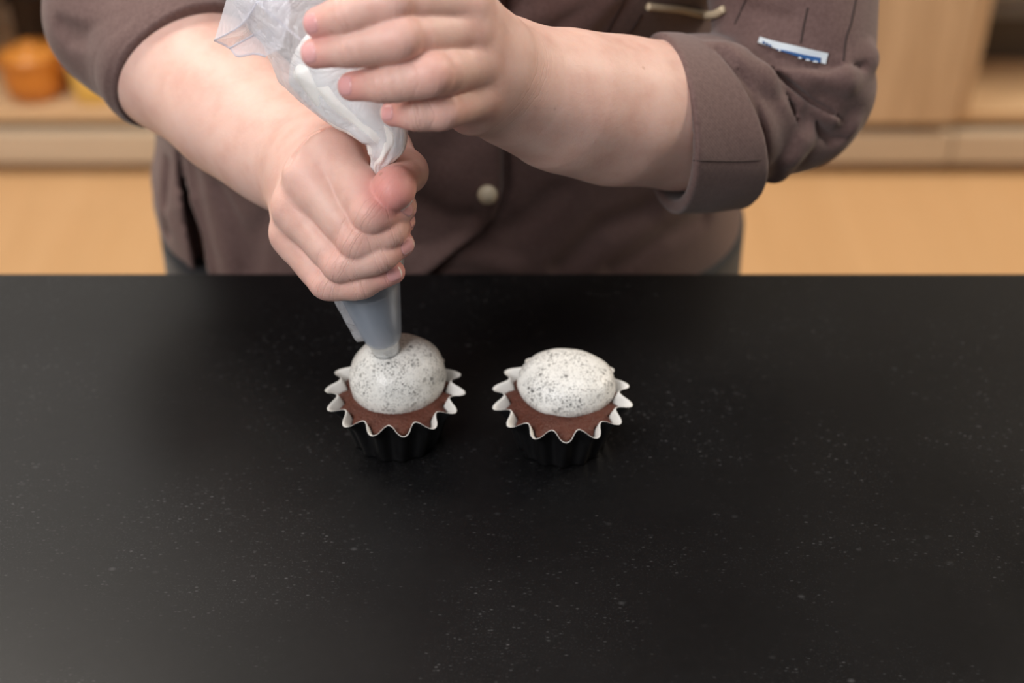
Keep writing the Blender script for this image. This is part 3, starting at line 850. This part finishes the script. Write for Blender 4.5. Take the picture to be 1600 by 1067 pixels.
FLW = [(hit(sleeveL0, px), a, w) for px, a, w in FL]
cuffS = lambda p: rc(p, cutL + dirL*.07, cuffB, .0560, .0575)
hL = hit(cuffS, [(1060, 72), (1087, 190), (1089, 296)]); hB = hit(cuffS, [(1122, 86), (1180, 165), (1214, 258)])
def plane3(h, bias):
    n = nrm(np.cross(h[1]-h[0], h[2]-h[0])); n = n if n @ dirL > 0 else -n
    return nrm(n + dirL*bias)
nL, nB = plane3(hL, .3), plane3(hB, .3)
print('cutL', nL, nB, dirL)
def slot(f, pix, radii, depth, slant=(0, 0, 0)):
    h0 = hit(f, pix); dv = h0 - CAMV; dv = dv/np.linalg.norm(dv, axis=1)[:, None] + np.array(slant); dv /= np.linalg.norm(dv, axis=1)[:, None]
    return [h0 + dv*o for o in np.linspace(-.006, depth, 5)], radii
def carve(p, d, sl, k=.0025):
    L, R = sl; i = inbox(p, np.concatenate(L), .012)
    if not len(i): return d
    e = None
    for a in range(len(R)-1):
        for pts in L:
            q = rc(p[i], pts[a], pts[a+1], R[a], R[a+1]); e = q if e is None else np.minimum(e, q)
    d = d.copy(); d[i] = smax(d[i], -e, k); return d
SLOTS = [slot(sleeveL0, [(1178, 84), (1205, 100), (1228, 120), (1262, 146), (1298, 166), (1326, 184)], (.0006, .0020, .0028, .0024, .0022, .0006), .011, (0, 0, -.5)),
         slot(sleeveL0, [(1276, 178), (1284, 196), (1300, 210), (1322, 206)], (.0008, .0034, .0036, .0010), .012, (0, 0, -.5)),
         slot(sleeveL0, [(1130, 84), (1160, 116), (1182, 160), (1194, 205), (1196, 240)], (.0006, .0016, .0024, .0026, .0012), .010, (-.5, 0, 0)),
         slot(sleeveL0, [(1232, 142), (1246, 168), (1254, 196)], (.0006, .0024, .0006), .009, (-.4, 0, 0))]
def sleeveL(p):
    d = sleeveL0(p) + wrinkle(p, .0016, 1.2, 4.)
    for pts, r_ in RLW: d = ridge(p, d, pts, r_, .004)
    for pts, a, w in FLW: d = groove(p, d, pts, a, w, True)
    s = (p - hL[1].astype(f4)) @ nL.astype(f4)
    for sl in SLOTS: d = carve(p, d, sl)
    cuff = cuffS(p) + wrinkle(p, .0010, 1.3, 1.)
    cuff = smax(cuff, (p - hB[1].astype(f4)) @ (-nB).astype(f4), .003)
    d = smin(d, cuff, .0010)
    d = smax(d, s, .003)
    d = smax(d, -smax(rc(p, cutL - dirL*.06, cutL + dirL*.12, .0485, .0495), -(s + .022), .002), .002)
    return smin(d, smax(left_fore(p) - .0015, s + .012, .003), .001)
Vs, Qs = surface_nets(sleeveL, (.02, .70, .955), (.290, 1.11, 1.365), .0021, margin=1.6)
big_mesh('sleeve', Vs, Qs, JACKET, jacket)
print('cloth done', time.time()-T0)

def cloth_all(p): return np.minimum(torso(p), np.minimum(sleeveL(p), sleeveR(p)))
def seam(pix, r=.0007, mat=THREAD, f=cloth_all, lift=0.0, name='seam', n=24, flat=.6):
    pts = hit(f, [tuple(q) for q in resample(pix, n)]); g = grad(f, pts, .003); return tube(name, pts + g*lift, r, mat, jacket, 6)
seam([(978, -12), (972, 8), (955, 40), (943, 66)]); seam([(1003, 22), (992, 40), (975, 60), (965, 70)])
seam([(1262, 12), (1256, 40), (1251, 68)], f=sleeveL); seam([(1338, -5), (1330, 35), (1322, 60), (1318, 95)], f=sleeveL)
seam([(1170, -10), (1160, 12), (1148, 38)], f=sleeveL)
seam([(1062, 250), (1100, 251), (1150, 252), (1188, 250)], f=sleeveL, r=.0005)
pk = seam([(1010, 7), (1030, 9), (1058, 12), (1085, 19), (1105, 23), (1122, 22), (1134, 14)], r=.0028, mat=CREAMTRIM, lift=.0018, name='pocket_piping', n=40)
# button
bq = hit(torso, [(763, 300)])[0]; bn_ = grad(torso, [bq], .003)[0]
bm = bmesh.new(); bmesh.ops.create_uvsphere(bm, u_segments=28, v_segments=18, radius=.0072)
for v in bm.verts: v.co.z *= .80
rot = Vector((.05, -1, .25)).to_track_quat('Z', 'Y').to_matrix().to_4x4()
bmesh.ops.transform(bm, matrix=Matrix.Translation(Vector(bq) + Vector(bn_)*.004) @ rot, verts=bm.verts)
me2 = bpy.data.meshes.new('button'); bm.to_mesh(me2); bm.free(); me2.materials.append(BUTTON); me2.polygons.foreach_set('use_smooth', [True]*len(me2.polygons))
o = bpy.data.objects.new('button', me2); COL.objects.link(o); o.parent = jacket; o['label'] = 'round ivory button'
# woven label on the sleeve: white band, blue field, tops of white letters
def patch(name, quad, mat, nu, nv, lift, f=sleeveL):
    pix = []
    for j in range(nv):
        for i in range(nu):
            a, b = i/(nu-1), j/(nv-1); q = np.array(quad, float)
            pix.append(tuple((q[0]*(1-a)+q[1]*a)*(1-b) + (q[3]*(1-a)+q[2]*a)*b))
    pts = hit(f, pix); g = grad(f, pts, .004); pts = pts + g*lift
    g0 = g.mean(0); pts2 = pts - g*.0015
    Fc = [(j*nu+i, (j+1)*nu+i, (j+1)*nu+i+1, j*nu+i+1) for j in range(nv-1) for i in range(nu-1)]
    V = list(pts) + list(pts2); N = nu*nv
    ring = [i for i in range(nu)] + [j*nu+nu-1 for j in range(1, nv)] + [(nv-1)*nu+i for i in range(nu-2, -1, -1)] + [j*nu for j in range(nv-2, 0, -1)]
    for a, b in zip(ring, ring[1:]+ring[:1]): Fc.append((a, b, N+b, N+a))
    return mesh_obj(name, V, Fc, mat, jacket, False)
lb = patch('sleeve_label', [(1187, 60), (1293, 83), (1288, 100), (1183, 68)], LABELW, 24, 6, .0022)
lb['label'] = 'white and blue woven sleeve label'
patch('label_field', [(1214, 77.5), (1281, 89.5), (1279.5, 98), (1213, 79)], LABELB, 20, 4, .0034)
for (u, v, w_) in ((1248, 89.8, 2.4), (1260, 93, 3.4), (1272, 95.6, 4.2), (1218, 79.8, 2.0)):
    patch('label_letter', [(u-w_*.6, v-1.2), (u+w_*.6, v-.8), (u+w_, v+2.2), (u-w_, v+1.6)], LABELW, 3, 3, .0042)
for (u, v) in ((1192, 69), (1197, 71), (1202, 73)):
    patch('label_letter', [(u-1.5, v-1.6), (u+1.5, v-1.0), (u+1.8, v+2), (u-1.2, v+1.4)], LABELB, 3, 3, .0036)
# trousers, shoes, hair
def trousers(p):
    d = smin(np.maximum(trunk(p, -.002 + .010), p[:, 2] - .845), legs(p, .012), .04)
    return np.maximum(d, .07 - p[:, 2])
Vs, Qs = surface_nets(trousers, (-.34, .84, .05), (.24, 1.22, .87), .006)
big_mesh('trousers', Vs, Qs, TROUSER, body)
for s in (-1, 1):
    def shoe(p):
        d = smin(ell(p, (CX+s*.105, .965, .045), (.048, .13, .045)), rc(p, (CX+s*.10, 1.045, .05), (CX+s*.10, 1.045, .10), .046, .044), .03)
        return np.maximum(d, .001 - p[:, 2])
    Vs, Qs = surface_nets(shoe, (CX+s*.1-.08, .80, -.02), (CX+s*.1+.08, 1.13, .17), .005)
    big_mesh('shoe', Vs, Qs, SHOE, body)
def hair(p):
    d = ell(p, HEAD + np.array([0, .022, .040]), (.086, .102, .094)) + .002*np.sin(90*p[:, 0] + 30*np.sin(9*p[:, 2]))
    d = smax(d, -(p[:, 1] - (HEAD[1] - .045) + (HEAD[2] + .05 - p[:, 2])*.9), .02)
    return smin(d, ell(p, HEAD + np.array([0, .125, .03]), (.038, .036, .038)), .012)
Vs, Qs = surface_nets(hair, tuple(HEAD - .16), tuple(HEAD + .19), .005)
big_mesh('hair', Vs, Qs, HAIR, body)
print('person done', time.time()-T0)

# ------------------------------------------------------------------ piping bag with nozzle
def film_mat(name, OPAC, COLR, BS):
    t = NT(name)
    nz = t.noise(42, 3, .55, None, .6); fz_ = t.noise(150, 2, .5)
    rid = t.math('ABSOLUTE', t.math('SUBTRACT', nz, .5)); rid2 = t.math('ABSOLUTE', t.math('SUBTRACT', fz_, .5))
    bn = t.bump(rid, .75*BS, .014); bn = t.bump(rid2, .30*BS, .002, bn)
    t.set(Base_Color=COLR, Roughness=.10, Specular_IOR_Level=.8, Normal=bn)
    tr = t.n('ShaderNodeBsdfTransparent'); tr.inputs[0].default_value = (.97, .97, .985, 1)
    tl = t.n('ShaderNodeBsdfTranslucent'); tl.inputs[0].default_value = (*COLR, 1); t.l(bn, tl.inputs['Normal'])
    lw = t.n('ShaderNodeLayerWeight'); lw.inputs['Blend'].default_value = .35; t.l(bn, lw.inputs['Normal'])
    m1 = t.n('ShaderNodeMixShader'); m1.inputs[0].default_value = .35; t.l(t.b.outputs[0], m1.inputs[1]); t.l(tl.outputs[0], m1.inputs[2])
    fac = t.math('ADD', t.math('MULTIPLY', lw.outputs['Facing'], .36), OPAC)
    m2 = t.n('ShaderNodeMixShader'); t.l(fac, m2.inputs[0]); t.l(tr.outputs[0], m2.inputs[1]); t.l(m1.outputs[0], m2.inputs[2])
    t.l(m2.outputs[0], t.out.inputs['Surface']); return t.m
FILM = film_mat('clear_film', .36, (.93, .94, .98), .9); FILMC = film_mat('creased_film', .50, (.88, .89, .96), .5); FILMT = film_mat('taut_film', .46, (.60, .67, .78), 0.0)
t = NT('white_filling'); g = t.noise(70, 3, .6)
t.set(Base_Color=t.mix(g, (.92, .91, .88), (.95, .94, .91)), Roughness=.35, Subsurface_Weight=.15, Subsurface_Radius=(.004, .0035, .003), Subsurface_Scale=.5, Normal=t.bump(g, .3, .002)); FILL = t.m
t = NT('brushed_steel'); g = t.noise(60, 3, .6, t.mapped((1, 1, 8)))
t.set(Base_Color=(.60, .61, .62), Metallic=1.0, Roughness=t.ramp(g, [(.3, .22), (.7, .34)])); STEEL = t.m

TIP = P(605, 550, .680); NTOP = P(577, 448, .677)
bag = empty('piping_bag', tuple(TIP)); setp(bag, 'clear plastic piping bag of white cream with steel nozzle, gripped by both hands', 'piping bag')
def bagpart(o): return adopt(o, bag)
def along(a, b, prof, n=56):
    """lathe around the axis a->b; prof rows (t, r)"""
    ax = nrm(b-a); u = nrm(np.cross(ax, (0, 1, 0))); w = np.cross(ax, u); V, Fc = [], []
    for s, r in prof:
        for i in range(n):
            an = 2*math.pi*i/n; V.append(a + (b-a)*s + u*r*math.cos(an) + w*r*math.sin(an))
    for j in range(len(prof)-1):
        for i in range(n):
            k = (i+1) % n; Fc.append((j*n+i, j*n+k, (j+1)*n+k, (j+1)*n+i))
    return V, Fc
V, Fc = along(TIP, NTOP, [(.03, .0070), (0, .0074), (-.004, .0080), (0, .0086), (.12, .0091), (.16, .0094), (1.0, .0172), (1.02, .0168)])
bagpart(mesh_obj('nozzle', V, Fc, STEEL))['label'] = 'polished steel piping nozzle'
V, Fc = along(TIP, NTOP, [(-.03, .0040), (-.03, .0068), (.03, .0068), (.2, .006)])
bagpart(mesh_obj('extruded_cream', V, Fc, CREAM2))
V, Fc = along(TIP, NTOP, [(.225, .0106), (.235, .0110), (.30, .0118), (.6, .0146), (1.0, .0182), (1.25, .0188), (1.6, .0170)])
V = [np.array(v) + nrm(ray(600, 480))*0 for v in V]
bagpart(mesh_obj('bag_tip', V, Fc, FILMT))
# welded seam fin down the left side of the bag tip
ax = nrm(NTOP-TIP); sd = nrm(np.cross(ax, (0, 1, 0)));
if sd[0] > 0: sd = -sd
V, Fc = [], []
for j in range(14):
    s = .26 + .95*j/13; r0 = .0113 + (.0182-.0113)*min(1, (s-.26)/.74)
    for wd in (0, .0024, .0050): V.append(TIP + (NTOP-TIP)*s + sd*(r0-.0004+wd*(1 if j else .9)) + np.array([0, -.0025 - .0004*math.sin(j*1.9), 0]))
for j in range(13):
    for i in range(2): Fc.append((j*3+i, j*3+i+1, (j+1)*3+i+1, (j+1)*3+i))
o = mesh_obj('seam_fin', V, Fc, FILM); sm_ = o.modifiers.new('s', 'SOLIDIFY'); sm_.thickness = .0006; bagpart(o)

BAGR = [(578, 446, .677, .0176), (584, 415, .676, .0165), (590, 370, .675, .0150), (594, 320, .675, .0128), (594, 285, .675, .0080), (590, 262, .674, .0036), (598, 240, .673, .0078), (600, 215, .675, .0125),
        (584, 182, .680, .0178), (561, 145, .687, .0250), (540, 100, .695, .0305), (520, 55, .703, .0345), (500, 5, .712, .0380), (480, -50, .722, .0420), (465, -110, .735, .0470)]
ctrl = np.array([list(P(u, v, Y)) + [r] for u, v, Y, r in BAGR])
def bag_surface(name, i0, i1, n, m, rf, fold, mat, cap=None, seed=1):
    rows = resample(ctrl, 400); a = int(i0/(len(ctrl)-1)*399); b = int(i1/(len(ctrl)-1)*399)
    rows = rows[np.linspace(a, b, n).astype(int)]; V, Fc = [], []
    rs = np.random.RandomState(seed); ph = rs.uniform(0, 6, 8)
    e_prev = None
    for j in range(n):
        c = rows[j, :3]; tg = nrm(rows[min(j+1, n-1), :3] - rows[max(j-1, 0), :3])
        e1 = nrm(np.cross(tg, CAMV-c)); e2 = nrm(np.cross(e1, tg)); s = j/(n-1); gi = i0 + (i1-i0)*s
        r0 = rows[j, 3]*rf
        if cap: r0 *= cap(s)
        neck = math.exp(-((gi-5.2)/1.5)**2)
        for i in range(m):
            th = 2*math.pi*i/m
            tri = lambda x: 2*abs((x/(2*math.pi)) % 1.0 - .5)*2 - 1
            f = neck*.17*tri(6*th + 2.2*gi + ph[0]) + neck*.09*tri(11*th - 1.3*gi + ph[1])
            f += (1-neck)*(fold*.055*tri(3*th + .9*gi + ph[2]) + fold*.045*tri(5*th - 1.4*gi + ph[3]) + fold*.028*tri(9*th + 2.3*math.sin(gi*1.3) + ph[4]) + fold*.018*math.sin(4*th + 3.1*gi + ph[5]))
            r = r0*(1+f)
            V.append(c + e1*r*math.cos(th) + e2*r*.86*math.sin(th))
    for j in range(n-1):
        for i in range(m):
            k = (i+1) % m; Fc.append((j*m+i, j*m+k, (j+1)*m+k, (j+1)*m+i))
    if cap:
        Fc.append(tuple(range(m))[::-1]); Fc.append(tuple((n-1)*m+i for i in range(m)))
    return mesh_obj(name, V, Fc, mat)
bagpart(bag_surface('filling', .9, 11.5, 120, 128, .965, 1.0, FILL, cap=lambda s: min(1, math.sqrt(max(0.01, (1-s)/.12)))))
bagpart(bag_surface('film', 1.2, 14, 170, 160, 1.0, 1.6, FILM, None, 4))
# loose open corner of the film at the upper left
fv = [(445, -40, .700), (357, -12, .712), (335, 63, .703), (373, 42, .690), (392, 20, .687), (402, 2, .688),
      (359, 75, .706), (371, 88, .699), (397, 84, .693), (415, 88, .688), (412, 46, .692), (432, 44, .690), (412, 25, .715), (380, 55, .718), (455, 20, .684), (440, 75, .684)]
V = [P(*q) for q in fv]
Fc = [(0, 1, 5), (1, 4, 5), (1, 3, 4), (1, 2, 3), (2, 6, 13), (2, 13, 3), (3, 13, 12), (3, 12, 4), (4, 12, 5), (5, 12, 11), (13, 6, 10), (13, 10, 12), (12, 10, 11), (6, 7, 8), (6, 8, 10), (8, 9, 10), (9, 11, 10), (5, 11, 14), (0, 5, 14), (11, 9, 15), (11, 15, 14)]
o = mesh_obj('loose_corner', V, Fc, [FILMC, FILM], None, False, [0, 0, 0, 0] + [1]*9 + [0]*8)
sb = o.modifiers.new('sub', 'SUBSURF'); sb.subdivision_type = 'SIMPLE'; sb.levels = sb.render_levels = 3
bagpart(o)
for pl in ([(335, 63, .7028), (373, 42, .6898), (392, 20, .6868), (402, 2, .6878)], [(359, 75, .7055), (412, 46, .6915)], [(335, 63, .7028), (359, 75, .7058), (371, 88, .6988), (397, 84, .6928), (415, 88, .688)], [(402, 2, .6878), (432, 30, .6865), (470, 62, .683)]):
    bagpart(tube('film_edge', resample([P(*q) for q in pl], 12), .0006, FILMC, None, 6))
print('ALL', time.time()-T0)
